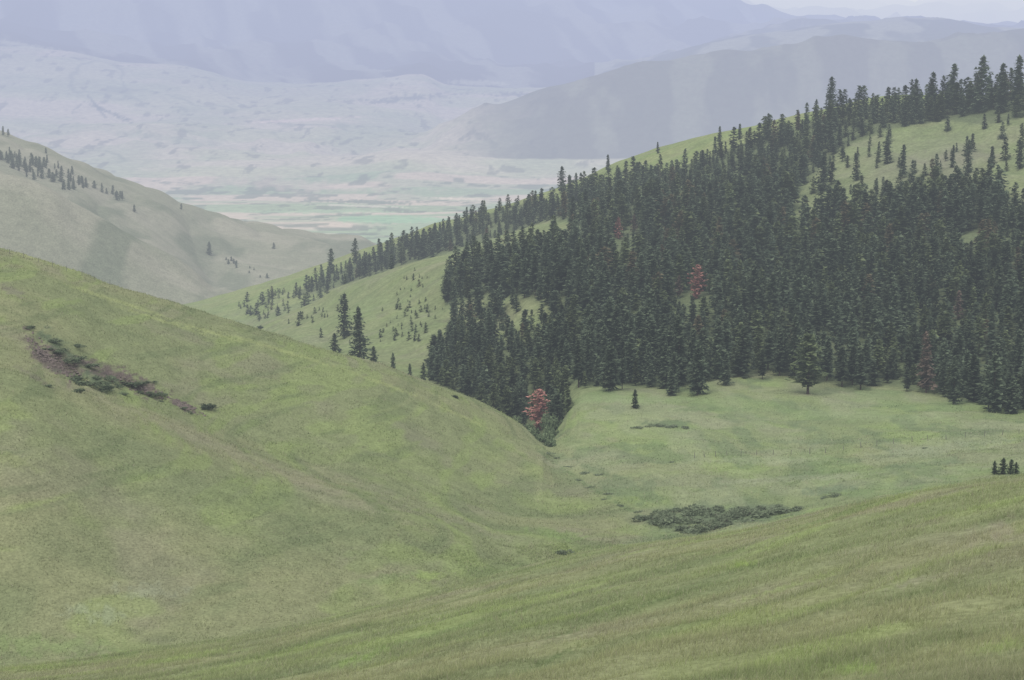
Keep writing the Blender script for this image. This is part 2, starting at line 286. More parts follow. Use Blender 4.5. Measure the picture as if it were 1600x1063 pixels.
def mat(name, col=None, noise=(1.2, .3), noise2=None, bump=0, bscale=2., rand=0., transl=0.):
    m = bpy.data.materials.new(name); m.use_nodes = True; m.cycles.emission_sampling = 'NONE'
    N = m.node_tree.nodes; L = m.node_tree.links; N.clear()
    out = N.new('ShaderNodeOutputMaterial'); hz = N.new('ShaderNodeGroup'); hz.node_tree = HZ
    df = N.new('ShaderNodeBsdfDiffuse'); geo = N.new('ShaderNodeNewGeometry')
    if col is None:
        at = N.new('ShaderNodeAttribute'); at.attribute_name = 'Col'; cur = at.outputs['Color']
    else:
        r = N.new('ShaderNodeRGB'); r.outputs[0].default_value = (*col, 1); cur = r.outputs[0]
    def mul(cur, fac):
        v = N.new('ShaderNodeVectorMath'); v.operation = 'SCALE'; L.new(cur, v.inputs[0]); L.new(fac, v.inputs['Scale']); return v.outputs[0]
    for nz in (noise, noise2):
        if not nz: continue
        t = N.new('ShaderNodeTexNoise'); t.inputs['Scale'].default_value = nz[0]; t.inputs['Detail'].default_value = 5; t.inputs['Roughness'].default_value = .65
        L.new(geo.outputs['Position'], t.inputs['Vector'])
        r = N.new('ShaderNodeMapRange'); r.inputs['From Min'].default_value = .3; r.inputs['From Max'].default_value = .7
        r.inputs['To Min'].default_value = 1-nz[1]; r.inputs['To Max'].default_value = 1+nz[1]; L.new(t.outputs['Fac'], r.inputs['Value'])
        cur = mul(cur, r.outputs[0])
    if rand:
        oi = N.new('ShaderNodeObjectInfo'); r = N.new('ShaderNodeMapRange'); r.inputs['To Min'].default_value = 1-rand; r.inputs['To Max'].default_value = 1+rand
        L.new(oi.outputs['Random'], r.inputs['Value']); cur = mul(cur, r.outputs[0])
    L.new(cur, df.inputs['Color'])
    if bump:
        t = N.new('ShaderNodeTexNoise'); t.inputs['Scale'].default_value = bscale; t.inputs['Detail'].default_value = 4
        L.new(geo.outputs['Position'], t.inputs['Vector'])
        b = N.new('ShaderNodeBump'); b.inputs['Strength'].default_value = 1; b.inputs['Distance'].default_value = bump
        L.new(t.outputs['Fac'], b.inputs['Height']); L.new(b.outputs[0], df.inputs['Normal'])
    sh = df.outputs[0]
    if transl:
        tl = N.new('ShaderNodeBsdfTranslucent'); L.new(cur, tl.inputs[0]); mx = N.new('ShaderNodeMixShader'); mx.inputs[0].default_value = transl
        L.new(sh, mx.inputs[1]); L.new(tl.outputs[0], mx.inputs[2]); sh = mx.outputs[0]
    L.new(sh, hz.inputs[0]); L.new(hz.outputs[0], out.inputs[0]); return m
M_grass = mat('grass_slope', None, (2.2, .28), (.35, .12), .15, 1.6)
M_mid = mat('hill_ground', None, (.6, .25), (.12, .15), .5, .5)
M_far = mat('distant_ground', None, (.03, .25), (.008, .08), 14, .006)
M_blade = mat('grass_blades', None, (.5, .2), None, transl=.4)
M_leaf = mat('conifer_needles', None, (.5, .25), None, rand=.25, transl=.25)
M_shrub = mat('shrub_leaves', None, (.9, .2), None, rand=.12, transl=.25)
M_bark = mat('bark', (.085, .065, .052), (3, .3))
M_rock = mat('rock', (.145, .115, .10), (2, .35), bump=.05, bscale=6)
M_post = mat('weathered_wood', (.15, .14, .12), (4, .3))
M_wire = mat('wire', (.16, .16, .16), (4, .1))

def mesh(name, v, f, cols=None, smooth=False, m=None):
    v = np.asarray(v, np.float32); f = np.asarray(f, np.int32); me = bpy.data.meshes.new(name)
    n = f.shape[1]; me.vertices.add(len(v)); me.vertices.foreach_set('co', v.ravel())
    me.loops.add(f.size); me.loops.foreach_set('vertex_index', f.ravel())
    me.polygons.add(len(f)); me.polygons.foreach_set('loop_start', np.arange(0, f.size, n, dtype=np.int32))
    me.polygons.foreach_set('loop_total', np.full(len(f), n, np.int32))
    me.polygons.foreach_set('use_smooth', np.full(len(f), smooth, bool))
    if cols is not None:
        a = me.color_attributes.new('Col', 'FLOAT_COLOR', 'POINT'); c = np.ones((len(v), 4), np.float32); c[:, :3] = cols; a.data.foreach_set('color', c.ravel())
    if m: me.materials.append(m)
    me.update(calc_edges=True); return me
def link(name, me, parent=None):
    o = bpy.data.objects.new(name, me); COL.objects.link(o)
    if parent: o.parent = parent
    return o
def tag(o, label, cat, group=None, kind=None):
    o['label'] = label; o['category'] = cat
    if group: o['group'] = group
    if kind: o['kind'] = kind
    return o

# ---------------------------------------------------------------- terrain meshes
idx = np.arange(NR*NC).reshape(NR, NC)
quads = np.stack([idx[:-1, :-1], idx[:-1, 1:], idx[1:, 1:], idx[1:, :-1]], -1)
kf = np.broadcast_to(KK[:-1, None]+1e-6, (NR-1, NC-1)); pf = PXG[:-1, :-1]; lf = lefth[:-1, :-1]
def part_terrain(name, mask, m, label, cat):
    q = quads[mask]; u, inv = np.unique(q, return_inverse=True)
    me = mesh(name, V3.reshape(-1, 3)[u], inv.reshape(q.shape), GC.reshape(-1, 3)[u], True, m)
    tag(link(name, me), label, cat, None, 'structure')
part_terrain('near_slope', kf < 3, M_grass, 'nearest grassy slope running down from right to left across the foreground', 'slope')
part_terrain('grassy_hill', (kf >= 3) & (kf < 7) & lf, M_grass, 'smooth green hillside on the left with an eroded bank', 'hill')
part_terrain('meadow', (kf >= 3) & (kf < 7) & ~lf, M_grass, 'flat pale green meadow at the foot of the conifer forest', 'meadow')
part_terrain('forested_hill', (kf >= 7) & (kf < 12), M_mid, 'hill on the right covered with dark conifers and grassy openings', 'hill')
part_terrain('distant_hill', (kf >= 12) & (kf < 16), M_mid, 'hazy bare hill behind the left hillside with lines of small trees', 'hill')
ridge = (kf >= 20) & (kf < 22) & (pf > 640); pale = (kf >= 22) & (kf < 24) & (pf > 930); valley = (kf >= 16) & (kf < 23) & ~ridge & ~pale
part_terrain('valley_floor', valley, M_far, 'wide pale hazy valley with fields and rising grassland', 'valley')
part_terrain('forested_ridge', ridge, M_far, 'dark blue forested ridge rising to the right beyond the valley', 'ridge')
part_terrain('pale_ridge', pale, M_far, 'pale rounded ridge behind the dark blue forested ridge', 'ridge')
part_terrain('mountain_range', (kf >= 23) & (kf < 26) & ~pale, M_far, 'large hazy blue mountain above the far end of the valley', 'mountain')
part_terrain('farthest_mountain', kf >= 26, M_far, 'faintest mountain ridge meeting the sky at the top right', 'mountain')

# ---------------------------------------------------------------- grass blades
def blades(name, r0, r1, n, h0, h1, w, label, cmask=None, gain=1.5, p0=-60, p1=1660):
    rr = rng.uniform(r0, r1-1.01, n); c0 = np.searchsorted(SG, se(p0, 800)[0]); c1 = np.searchsorted(SG, se(p1, 800)[0])
    cc = rng.uniform(c0, c1, n); i = rr.astype(int); j = cc.astype(int); a = (rr-i)[:, None]; b = (cc-j)[:, None]
    if cmask is not None:
        k = cmask[i, j]; i, j, a, b = i[k], j[k], a[k], b[k]
    def L(A): return (A[i, j]*(1-a)+A[i+1, j]*a)*(1-b)+(A[i, j+1]*(1-a)+A[i+1, j+1]*a)*b
    P = L(V3); Cc = L(GC); n = len(P)
    pt = fbm(P[:, 0]/3.1, P[:, 1]/3.1, 17, 3); keep = rng.rand(n) < .3+1.2*sst(.35, .65, pt); P, Cc, pt = P[keep], Cc[keep], pt[keep]; n = len(P)
    h = rng.uniform(h0, h1, n)*(.6+.9*pt); an = rng.uniform(0, 6.28, n); wd = w*rng.uniform(.6, 1.5, n)*(P[:, 1]/P[:, 1].mean())
    d = np.stack([np.cos(an)*wd, np.sin(an)*wd, 0*an], -1)*.5
    tip = P+np.stack([rng.normal(0, .5, n)*h+.15*h, rng.normal(0, .5, n)*h, h], -1)
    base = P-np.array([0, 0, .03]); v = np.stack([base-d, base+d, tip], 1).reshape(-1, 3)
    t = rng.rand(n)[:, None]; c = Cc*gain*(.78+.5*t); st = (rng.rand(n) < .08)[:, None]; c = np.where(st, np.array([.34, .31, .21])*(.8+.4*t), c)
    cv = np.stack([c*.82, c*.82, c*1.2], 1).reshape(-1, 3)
    o = link(name, mesh(name, v, np.arange(3*n).reshape(-1, 3), cv, False, M_blade)); tag(o, label, 'grass', None, 'stuff')
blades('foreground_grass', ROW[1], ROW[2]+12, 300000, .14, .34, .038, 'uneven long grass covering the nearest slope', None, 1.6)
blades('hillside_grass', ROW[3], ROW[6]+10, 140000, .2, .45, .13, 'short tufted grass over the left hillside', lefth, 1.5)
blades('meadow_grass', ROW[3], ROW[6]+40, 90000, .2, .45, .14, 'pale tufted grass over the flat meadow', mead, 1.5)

# ---------------------------------------------------------------- trees
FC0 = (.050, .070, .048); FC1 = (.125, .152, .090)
def crown_arrays(seed, H, R, nb, nc, size, base=.12, kind='fir', c0=FC0, c1=FC1):
    r = np.random.RandomState(seed); V = []; Cc = []
    lob = r.uniform(0, 6.28, 3); lean = r.normal(0, .014, 2)
    for b in range(nb):
        q = ((b+r.rand())/nb)**1.0
        if kind == 'fir': Rq = R*((1-q)**.52*.93+.05)*min(1, .65+q*3); z0 = H*(base+(1-base)*q*.945)
        else: Rq = R*math.sin(math.pi*min(.98, .12+q*.86))**.6; z0 = H*(base+(1-base)*q*.96)
        a = b*2.4+r.normal(0, .5); Rq *= (.80+.20*math.sin(2*a+lob[0]+q*5))*r.uniform(.65, 1.2)
        tilt = r.uniform(-.3, .25) if kind == 'fir' else r.uniform(-.1, .45)
        br = r.uniform(.5, 1.3)
        for c in range(nc):
            f = (c+.35+r.rand()*.6)/nc; d = Rq*f
            p = np.array([math.cos(a)*d, math.sin(a)*d, z0+tilt*d-.06*d*d/max(R, .1)])+r.normal(0, .13*size+.06, 3)*(1, 1, .7)
            p[:2] += lean*p[2]
            sz = size*r.uniform(.6, 1.25)*(1.12-.4*q)
            o = np.array([math.cos(a), math.sin(a), -.15]); t = np.array([-math.sin(a), math.cos(a), r.uniform(-.4, .4)]); u = np.array([0, 0, 1.])
            for k in range(2):
                w1 = r.normal(0, .3, 3); w2 = r.normal(0, .3, 3)
                V += [p+sz*(o*.75+w1), p+sz*(-o*.35+t*.75+w2*.6+u*r.uniform(-.3, .3)), p+sz*(-o*.3-t*.75+w1*.5-u*.15)]
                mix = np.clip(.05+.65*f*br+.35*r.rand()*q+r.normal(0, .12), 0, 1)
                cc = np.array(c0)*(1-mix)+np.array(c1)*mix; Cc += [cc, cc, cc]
    top = np.array([lean[0]*H, lean[1]*H, H])
    for k in range(4):
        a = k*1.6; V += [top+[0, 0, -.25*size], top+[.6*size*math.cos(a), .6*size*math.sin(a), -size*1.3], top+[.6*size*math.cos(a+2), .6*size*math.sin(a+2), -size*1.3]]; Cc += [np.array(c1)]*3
    V = np.array(V); Cc = np.array(Cc); return V, Cc
def tube(p0, p1, r0, r1, n=7):
    p0 = np.array(p0, float); p1 = np.array(p1, float); d = p1-p0; d /= np.linalg.norm(d)
    x = np.cross(d, [0.3, 1, .1]); x /= np.linalg.norm(x); y = np.cross(d, x); V = []; Fc = []
    for p, r in ((p0, r0), (p1, r1)):
        for k in range(n): V.append(p+r*(x*math.cos(6.2832*k/n)+y*math.sin(6.2832*k/n)))
    for k in range(n): Fc.append([k, (k+1) % n, n+(k+1) % n, n+k])
    return V, Fc
def trunk_mesh(name, H, r, seed, limbs=8, base=.15, R=2.):
    q = np.random.RandomState(seed); V, Fc = [], []
    def add(t):
        o = len(V); V.extend(t[0]); Fc.extend([[i+o for i in f] for f in t[1]])
    add(tube((0, 0, -.8), (0, 0, H*.06), r*1.35, r)); add(tube((0, 0, H*.06), (0, 0, H*.55), r, r*.6)); add(tube((0, 0, H*.55), (0, 0, H*.92), r*.6, r*.08))
    for k in range(limbs):
        z = H*(base+(.85-base)*k/limbs); a = q.uniform(0, 6.28); l = R*(1-.8*k/limbs)*q.uniform(.6, .9)
        add(tube((0, 0, z), (math.cos(a)*l, math.sin(a)*l, z+l*q.uniform(-.1, .35)), r*.28, r*.06, 5))
    return mesh(name, V, Fc, None, True, M_bark)
def crown_mesh(name, *a, m=None, **k):
    V, Cc = crown_arrays(*a, **k); return mesh(name, V, np.arange(len(V)).reshape(-1, 3), Cc, False, m or M_leaf)
RS = [3.3, 3.7, 4.3, 3.4, 4.6, 3.1, 3.9, 3.6, 4.1]
VAR = []
for i in range(9):
    bs = [.04, .06, .03, .16, .05, .1, .04, .20, .07][i]
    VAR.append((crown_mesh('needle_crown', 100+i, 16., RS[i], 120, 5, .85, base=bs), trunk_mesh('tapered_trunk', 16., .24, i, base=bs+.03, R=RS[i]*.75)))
PINE = [(crown_mesh('pine_crown', 300+i, 16., 4.6, 100, 6, .85, base=.14, kind='pine', c0=(.06, .08, .042), c1=(.14, .165, .08)), trunk_mesh('pine_trunk', 16., .3, 50+i, 14, .12, 3.9)) for i in range(2)]
RED = [(crown_mesh('red_needle_crown', 400+i, 16., 4.8, 95, 5, .95, base=.04, kind='pine', c0=(.25, .13, .11), c1=(.50, .25, .20)), VAR[i][1]) for i in range(2)]
RUST = [(crown_mesh('brown_needle_crown', 420, 16., 3.8, 95, 4, .9, base=.1, c0=(.10, .085, .065), c1=(.20, .145, .11)), VAR[3][1])]
YOUNG = [(crown_mesh('young_crown', 440+i, 16., 5.2, 80, 4, 1.3, base=.03, c0=(.055, .078, .048), c1=(.12, .15, .08)), VAR[i][1]) for i in range(2)]
def tree(p, H, var, label, group=None, name='conifer_tree', wide=1.):
    o = bpy.data.objects.new(name, None); COL.objects.link(o); o.location = p; s = H/16.
    o.rotation_euler = (random.gauss(0, .02), random.gauss(0, .02), random.uniform(0, 6.28)); o.scale = (s*wide, s*wide, s); o.empty_display_size = .5
    link('crown', var[0], o); link('trunk', var[1], o); return tag(o, label, 'tree', group)
occ = {}
def free(x, y, d, add=True):
    i, j = int(x//6), int(y//6)
    for a in range(i-1, i+2):
        for b in range(j-1, j+2):
            for q in occ.get((a, b), ()):
                if (q[0]-x)**2+(q[1]-y)**2 < d*d: return False
    if add: occ.setdefault((i, j), []).append((x, y))
    return True
def place(px, foot, top, k0, var, label, group=None, wide=1., name='conifer_tree'):
    h = hit(px, foot, k0); free(h[0], h[1], 0)
    H = (foot-top)*math.hypot(h[0], h[1])/F*1.04
    return tree((h[0], h[1], h[2]-.1), H, var, label, group, name, wide)
G1 = 'lone trees standing clear of the forest'
place(1262, 616, 522, 6, PINE[0], 'broad rounded pine standing alone in front of the forest edge', G1, 1.15, 'pine_tree')
place(992, 638, 608, 6, YOUNG[0], 'small bushy young conifer alone on the meadow', G1, .95)
place(1090, 617, 530, 6, VAR[4], 'full conical conifer at the meadow edge right above the small lone tree', G1, .95)
place(1060, 611, 500, 7, VAR[2], 'tall conifer directly left of the full conical one at the meadow edge', G1, .85)
place(1242, 590, 492, 7, VAR[6], 'tall conifer right behind the broad rounded pine', G1, .85)
place(972, 610, 545, 7, VAR[3], 'slender conifer with bare lower trunk at the meadow edge', G1, .7)
place(1447, 614, 520, 7, RUST[0], 'brownish dying conifer in the front row of the forest', G1, .8)
place(1120, 603, 560, 7, YOUNG[1], 'low conifer between tall ones at the meadow edge', G1)
place(562, 565, 478, 7, VAR[2], 'largest dark conifer above the left hill crest beside the grassy spur', 'conifers beside the grassy spur', .85)
place(538, 528, 458, 7, VAR[4], 'second tallest conifer beside the grassy spur, left of the largest', 'conifers beside the grassy spur', .85)
place(523, 552, 520, 7, YOUNG[0], 'short broad conifer left below the largest dark one on the hill crest', 'conifers beside the grassy spur')
place(584, 572, 540, 7, YOUNG[1], 'short conifer touching the largest dark one on its right', 'conifers beside the grassy spur')
place(614, 582, 551, 7, YOUNG[0], 'small round-topped conifer alone above the left hill crest', 'conifers beside the grassy spur', .8)
place(641, 592, 567, 7, YOUNG[1], 'tiny conifer just left of the creek trees', 'conifers beside the grassy spur', .8)
place(661, 600, 566, 7, YOUNG[0], 'tiny conifer touching the left end of the creek trees', 'conifers beside the grassy spur', .7)
place(709, 500, 440, 8, VAR[3], 'slim conifer standing on the grass left of the forest tongue', 'conifers beside the grassy spur', .8)
place(748, 492, 425, 8, VAR[4], 'round-crowned conifer on the grass at the tip of the forest tongue', 'conifers beside the grassy spur', .9)
GD = 'small dark conifers at the right border'
for px, tp, lb in [(1554, 720, 'left one of the small dark conifers near the right border of the meadow'), (1566, 715, 'tallest of the small dark conifers near the right border of the meadow'), (1579, 717, 'small dark conifer right of the tallest one near the right border'), (1588, 722, 'rightmost and lowest of the small dark conifers near the right border')]:
    place(px, 741, tp, 3, YOUNG[px % 2], lb, GD, 1.1)
GR = 'red dying conifers'
place(842, 672, 606, 7, RED[0], 'bright red dying conifer at the creek below the forest', GR, 1.15, 'red_conifer_tree')
place(1088, 466, 414, 8, RED[1], 'red dying conifer in the middle of the dense forest', GR, 1.0, 'red_conifer_tree')
place(990, 366, 335, 8, RUST[0], 'rusty conifer high in the forest, right one of a pair', GR, 1.1, 'red_conifer_tree')
place(966, 374, 340, 8, RED[1], 'faded red conifer high in the forest, left one of a pair', GR, .7, 'red_conifer_tree')
place(1060, 466, 430, 8, RUST[0], 'brown conifer just left of the red one in mid forest', GR, 1., 'red_conifer_tree')
place(1497, 500, 455, 8, RUST[0], 'brown conifer in the right of the forest', GR, 1., 'red_conifer_tree')
place(760, 400, 372, 9, RUST[0], 'small brown conifer at the upper edge of the grassy spur', GR, 1., 'red_conifer_tree')
KEEP = [(842, 672, 14), (1088, 466, 12), (990, 366, 9), (966, 374, 9), (1060, 466, 8), (1497, 500, 8)]
GS = 'conifers breaking the skyline of the forested hill'
for px, ft, tp, v, lb in [(1298, 176, 122, 4, 'tallest single conifer on the middle of the forested skyline'), (878, 300, 260, 2, 'conifer poking above the lower left part of the forested skyline'), (1530, 176, 92, 2, 'tallest conifer of the skyline group at the upper right'),
        (1488, 172, 104, 5, 'tall slim conifer left of the tallest one in the upper right group'), (1455, 178, 116, 4, 'broad conifer at the left of the upper right skyline group'), (1590, 172, 92, 6, 'tall conifer on the skyline at the right border'),
        (1432, 182, 126, 1, 'conifer at the left end of the upper right skyline group'), (1565, 176, 104, 0, 'conifer between the tallest one and the right border'), (1124, 224, 198, 5, 'small slim conifer on the grassy skyline'), (1155, 222, 194, 3, 'small conifer on the skyline right of the slim one'),
        (950, 268, 242, 5, 'slim conifer on the skyline above the middle of the ridge grass'), (1028, 240, 222, 0, 'short conifer alone on the grassy ridge crest'), (1327, 182, 154, 7, 'conifer to the right of the tallest on the middle skyline'), (1275, 186, 156, 6, 'conifer to the left of the tallest on the middle skyline'),
        (1398, 178, 146, 8, 'short conifer just left of the upper right skyline group'), (900, 292, 270, 7, 'small conifer next to the one poking above the lower left skyline'), (517, 428, 388, 1, 'conifer at the lower left end of the forested ridge'), (555, 412, 372, 6, 'larger conifer near the lower left end of the forested ridge')]:
    place(px, ft, tp, 10 if px > 600 else 9, VAR[v], lb, GS, 1.0)
GO = 'conifers scattered in the grassy opening'
for px, ft, tp, v, lb in [(1242, 318, 268, 1, 'dark conifer at the left end of the grassy opening'), (1285, 300, 238, 4, 'tall conifer in the left of the grassy opening'), (1338, 282, 240, 2, 'conifer inside the grassy opening, third from its left end'), (1410, 278, 228, 5, 'slim conifer in the middle of the grassy opening'),
        (1512, 276, 226, 6, 'conifer in the right half of the grassy opening'), (1488, 262, 228, 0, 'smaller conifer left of the one in the right half of the opening'), (1548, 300, 262, 3, 'conifer low in the right of the grassy opening'), (1592, 306, 262, 4, 'conifer low in the opening by the right border')]:
    place(px, ft, tp, 9, VAR[v], lb, GO, .9)
GF = 'small trees on the hazy far hill'
LF = {0: 'tiny dark conifer in the band of trees along the gully of the far hill', 1: 'tiny conifer in the thin line running down the far hill', 2: 'tiny shrubby tree scattered low on the far hill face'}
fl_ = [(5, 212, 14, 0), (13, 214, 12, 0)]+[(random.uniform(0, 118), None, random.uniform(8, 16), 0) for _ in range(62)]+[(random.uniform(118, 192), None, random.uniform(8, 15), 1) for _ in range(14)]
for px, ft, h, kd in fl_:
    if ft is None: ft = 243+px*.36+(random.uniform(-13, 20) if kd == 0 else random.uniform(-3, 6))
    place(px, ft, ft-h, 13, YOUNG[random.randrange(2)] if random.random() < .3 else VAR[random.randrange(9)], LF[kd], GF, random.uniform(.9, 1.4))
for px, ft, h, lb in [(327, 398, 20, 'largest lone round tree on the far hill face'), (210, 331, 11, 'small round tree on the far hill right of the tree line'), (283, 327, 9, 'tiny tree near the crest of the far hill'), (428, 389, 10, 'small tree at the right end of the far hill face'), (72, 240, 9, 'tiny tree on the crest of the far hill near the left border')]:
    place(px, ft, ft-h, 12, YOUNG[0], lb, GF, 1.1)
for _ in range(12):
    px = random.uniform(335, 420); ft = 400+(px-335)*.4+random.uniform(-5, 6); place(px, ft, ft-random.uniform(4, 8), 12, YOUNG[1], LF[2], GF, 1.4)

# ---- the forest: scatter over the slope, world spacing
TR = []
def blocked(px, py, H, y):
    for kx, ky, hw in KEEP:
        if abs(px-kx) < hw+H*.2*F/y*.6 and py > ky-2 and py-H*F/y < ky-8: return True
    return False
def scatter(poly, n, d, k0, h0, h1, lab, kind='fir', gap=.0, gs=(32., 60.)):
    xs = [p[0] for p in poly]; ys = [p[1] for p in poly]
    P = np.stack([rng.uniform(min(xs), max(xs), n*3), rng.uniform(min(ys), max(ys), n*3)], -1); P = P[inpoly(P[:, 0], P[:, 1], poly)][:n]
    for px, py in P:
        h = hit(px, py, k0)
        if h is None or h[3] > 12.2 or not free(h[0], h[1], d, False): continue
        if gap and vn(np.array([h[0]/gs[0]]), np.array([h[1]/gs[1]]), 4)[0]+random.gauss(0, .05) < gap: continue
        big = .68+.64*vn(np.array([h[0]/22.]), np.array([h[1]/35.]), 9)[0]
        H = random.uniform(h0, h1)*big*(.55 if random.random() < .25 else 1)
        if blocked(px, py, H, h[1]): continue
        free(h[0], h[1], 0)
        TR.append([h[0], h[1], h[2], H, px, py, lab, kind])
edge = [(880, 602), (1050, 606), (1150, 590), (1215, 580), (1300, 601), (1400, 604), (1500, 626), (1600, 643), (1660, 650)]
for i in range(120):
    px = random.uniform(880, 1655); py = np.interp(px, [p[0] for p in edge], [p[1] for p in edge])-random.gauss(4, 8)
    h = hit(px, py, 6)
    if free(h[0], h[1], 3.5): TR.append([h[0], h[1], h[2], random.uniform(9, 17)*(.5 if random.random() < .3 else 1), px, py, 0, 'fir'])
scatter(MAIN, 9500, 4.2, 7, 9.5, 16, 1, gap=.12)
scatter(B1, 1200, 4.2, 9, 7, 13, 2)
scatter(B2, 900, 2.9, 7, 5.5, 12, 3)
scatter(SPUR, 330, 3.5, 8, 1.5, 4.5, 4, 'young', gap=.55, gs=(14., 26.))
scatter(OPEN, 360, 4.5, 8, 5, 12, 5, gap=.60, gs=(16., 22.))
scatter(OPEN, 26, 9, 8, 4, 9, 5)
scatter([(360, 480), (440, 455), (520, 455), (500, 475), (420, 500), (395, 505)], 160, 4, 9, 3, 8, 4, 'young', gap=.3, gs=(14., 26.))
scatter([(700, 500), (860, 470), (870, 540), (850, 550), (720, 540)], 160, 4.2, 8, 6, 12, 3, gap=.35, gs=(16., 26.))
for t in TR: t.append(t[3]*F/t[1])
inside = [t for t in TR if -10 < t[4] < 1610 and t[6] != 4]
inside.sort(key=lambda t: -t[8]*(1.25 if t[6] in (0, 3) else 1)); NI = 180
chosen = set(id(t) for t in inside[:NI])
LB = {0: ('dark green conifer in the front row of the forest along the meadow edge', 'front row conifers along the meadow'), 1: ('dark green conifer within the dense forest behind the front row', 'conifers inside the dense forest'),
      2: ('dark conifer on the long forested ridge crest', 'conifers on the ridge crest'), 3: ('dark conifer in the clump by the creek at the end of the left hill crest', 'conifers in the creek clump'), 5: ('conifer scattered in the high grassy opening', GO)}
ATR = [crown_arrays(500+i, 16., [3.4, 4.0, 4.6, 3.2, 3.8, 4.8, 3.6, 4.1][i], 56, 3, 1.3, base=[.04, .08, .04, .16, .06, .04, .1, .18][i]) for i in range(8)]
AY = [crown_arrays(520+i, 16., 5.2, 26, 3, 1.9, base=.02, c0=(.055, .078, .048), c1=(.12, .15, .08)) for i in range(3)]
SV = []; SC = []
tv, tf = tube((0, 0, -.8), (0, 0, 9), .28, .14, 4); tv = np.array(tv); tri = np.array([[f[0], f[1], f[2]] for f in tf]+[[f[0], f[2], f[3]] for f in tf]); TV = tv[tri].reshape(-1, 3)
for t in TR:
    if id(t) in chosen:
        lb, gr = LB[t[6]]; tree((t[0], t[1], t[2]-.1), t[3], VAR[random.randrange(9)], lb, gr, wide=random.uniform(.85, 1.2)); continue
    V, Cc = (AY[random.randrange(3)] if t[7] == 'young' else ATR[random.randrange(8)])
    V = np.concatenate([V, TV]); Cc = np.concatenate([Cc, np.tile([[.08, .065, .052]], (len(TV), 1))])
    a = random.uniform(0, 6.28); s = t[3]/16; w = s*random.uniform(.9, 1.45); ca, sa = math.cos(a), math.sin(a)
    SV.append(np.stack([(V[:, 0]*ca-V[:, 1]*sa)*w+t[0], (V[:, 0]*sa+V[:, 1]*ca)*w+t[1], V[:, 2]*s+t[2]-.1], -1))
    tone = random.uniform(.65, 1.45); cc = Cc*tone
    if random.random() < .04: cc = Cc*np.array([1.6, 1.1, 1.05])
    elif random.random() < .3: cc = cc*np.array([1.2, 1.15, .92])
    SC.append(cc)
SV = np.concatenate(SV); SC = np.concatenate(SC)
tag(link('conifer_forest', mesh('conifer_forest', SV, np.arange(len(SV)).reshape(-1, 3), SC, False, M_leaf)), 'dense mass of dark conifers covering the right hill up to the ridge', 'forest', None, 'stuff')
print('TREES', len(TR), 'chosen', NI, 'tris', len(SV)//3)

# ---------------------------------------------------------------- shrubs
def shrub_arrays(seed, c0, c1, n=420, flat=.7):
    r = np.random.RandomState(seed); V = []; Cc = []; lob = [(r.normal(0, .45, 2), r.uniform(.45, .8)) for _ in range(5)]
    for i in range(n):
        c, R = lob[r.randint(5)]; d = r.normal(0, 1, 3); d[2] = abs(d[2]); d /= np.linalg.norm(d); p = np.array([c[0], c[1], 0])+d*R*r.uniform(.55, 1)*np.array([1, 1, flat*1.5])
        sz = r.uniform(.08, .17); w = r.normal(0, sz, (3, 3)); m = np.clip(p[2]/1.1+r.normal(0, .2), 0, 1); cc = np.array(c0)*(1-m)+np.array(c1)*m
        V += [p+w[0], p+w[1], p+w[2]]; Cc += [cc]*3
    return np.array(V), np.array(Cc)
def shrub_var(seed, c0, c1, flat=.7):
    V, Cc = shrub_arrays(seed, c0, c1, flat=flat); me = mesh('leaf_mass', V, np.arange(len(V)).reshape(-1, 3), Cc, False, M_shrub)
    TVv, TF = [], []; q = random.Random(seed)
    for k in range(7):
        a = q.uniform(0, 6.28); t = tube((0, 0, -.15), (math.cos(a)*.5, math.sin(a)*.5, .6), .035, .012, 4); o = len(TVv); TVv += t[0]; TF += [[i+o for i in f] for f in t[1]]
    return me, mesh('stems', TVv, TF, None, True, M_bark)
WIL = [shrub_var(600+i, (.130, .155, .092), (.185, .215, .130)) for i in range(3)]
DRK = [shrub_var(620+i, (.04, .055, .035), (.10, .12, .07), .9) for i in range(2)]
GRN = [shrub_var(640+i, (.085, .115, .06), (.18, .225, .12), 1.) for i in range(2)]
BRU = [shrub_var(660+i, (.085, .105, .065), (.14, .17, .095), .8) for i in range(2)]
def shrub(px, py, w, k0, var, label, group=None, tall=1.):
    h = hit(px, py, k0); o = bpy.data.objects.new('shrub', None); COL.objects.link(o); s = w*h[1]/F/2.2
    o.location = (h[0], h[1], h[2]-.05); o.scale = (s, s, s*tall); o.rotation_euler = (0, 0, random.uniform(0, 6.28)); o.empty_display_size = .3
    link('leaves', var[0], o); link('stems', var[1], o); return tag(o, label, 'shrub', group)
for px, py, w in [(1010, 812, 26), (1028, 815, 30), (1048, 812, 26), (1070, 828, 34), (1090, 832, 36), (1112, 828, 34), (1135, 822, 26), (1075, 806, 26), (1100, 800, 30), (1124, 808, 28), (1145, 812, 30), (1165, 806, 34), (1188, 808, 32), (1210, 802, 30), (1232, 800, 28), (1250, 797, 22), (1190, 797, 26), (1160, 797, 24), (1060, 800, 22), (1125, 796, 22), (1215, 793, 22), (1085, 816, 26), (1105, 818, 24), (1040, 803, 22), (1145, 800, 22), (1175, 815, 24), (1130, 816, 26), (1060, 816, 26)]:
    shrub(px, py, w*random.uniform(1.2, 1.6), 3, WIL[random.randrange(3)], 'low grey green willow shrub in the thicket in the middle of the meadow', 'willow thicket in the meadow', random.uniform(.4, .6))
shrub(322, 638, 30, 3, DRK[1], 'small very dark bush below the eroded bank on the left hill', None, .6)
shrub(880, 866, 34, 3, WIL[0], 'lone low bush at the bottom of the left hill', None, .55)
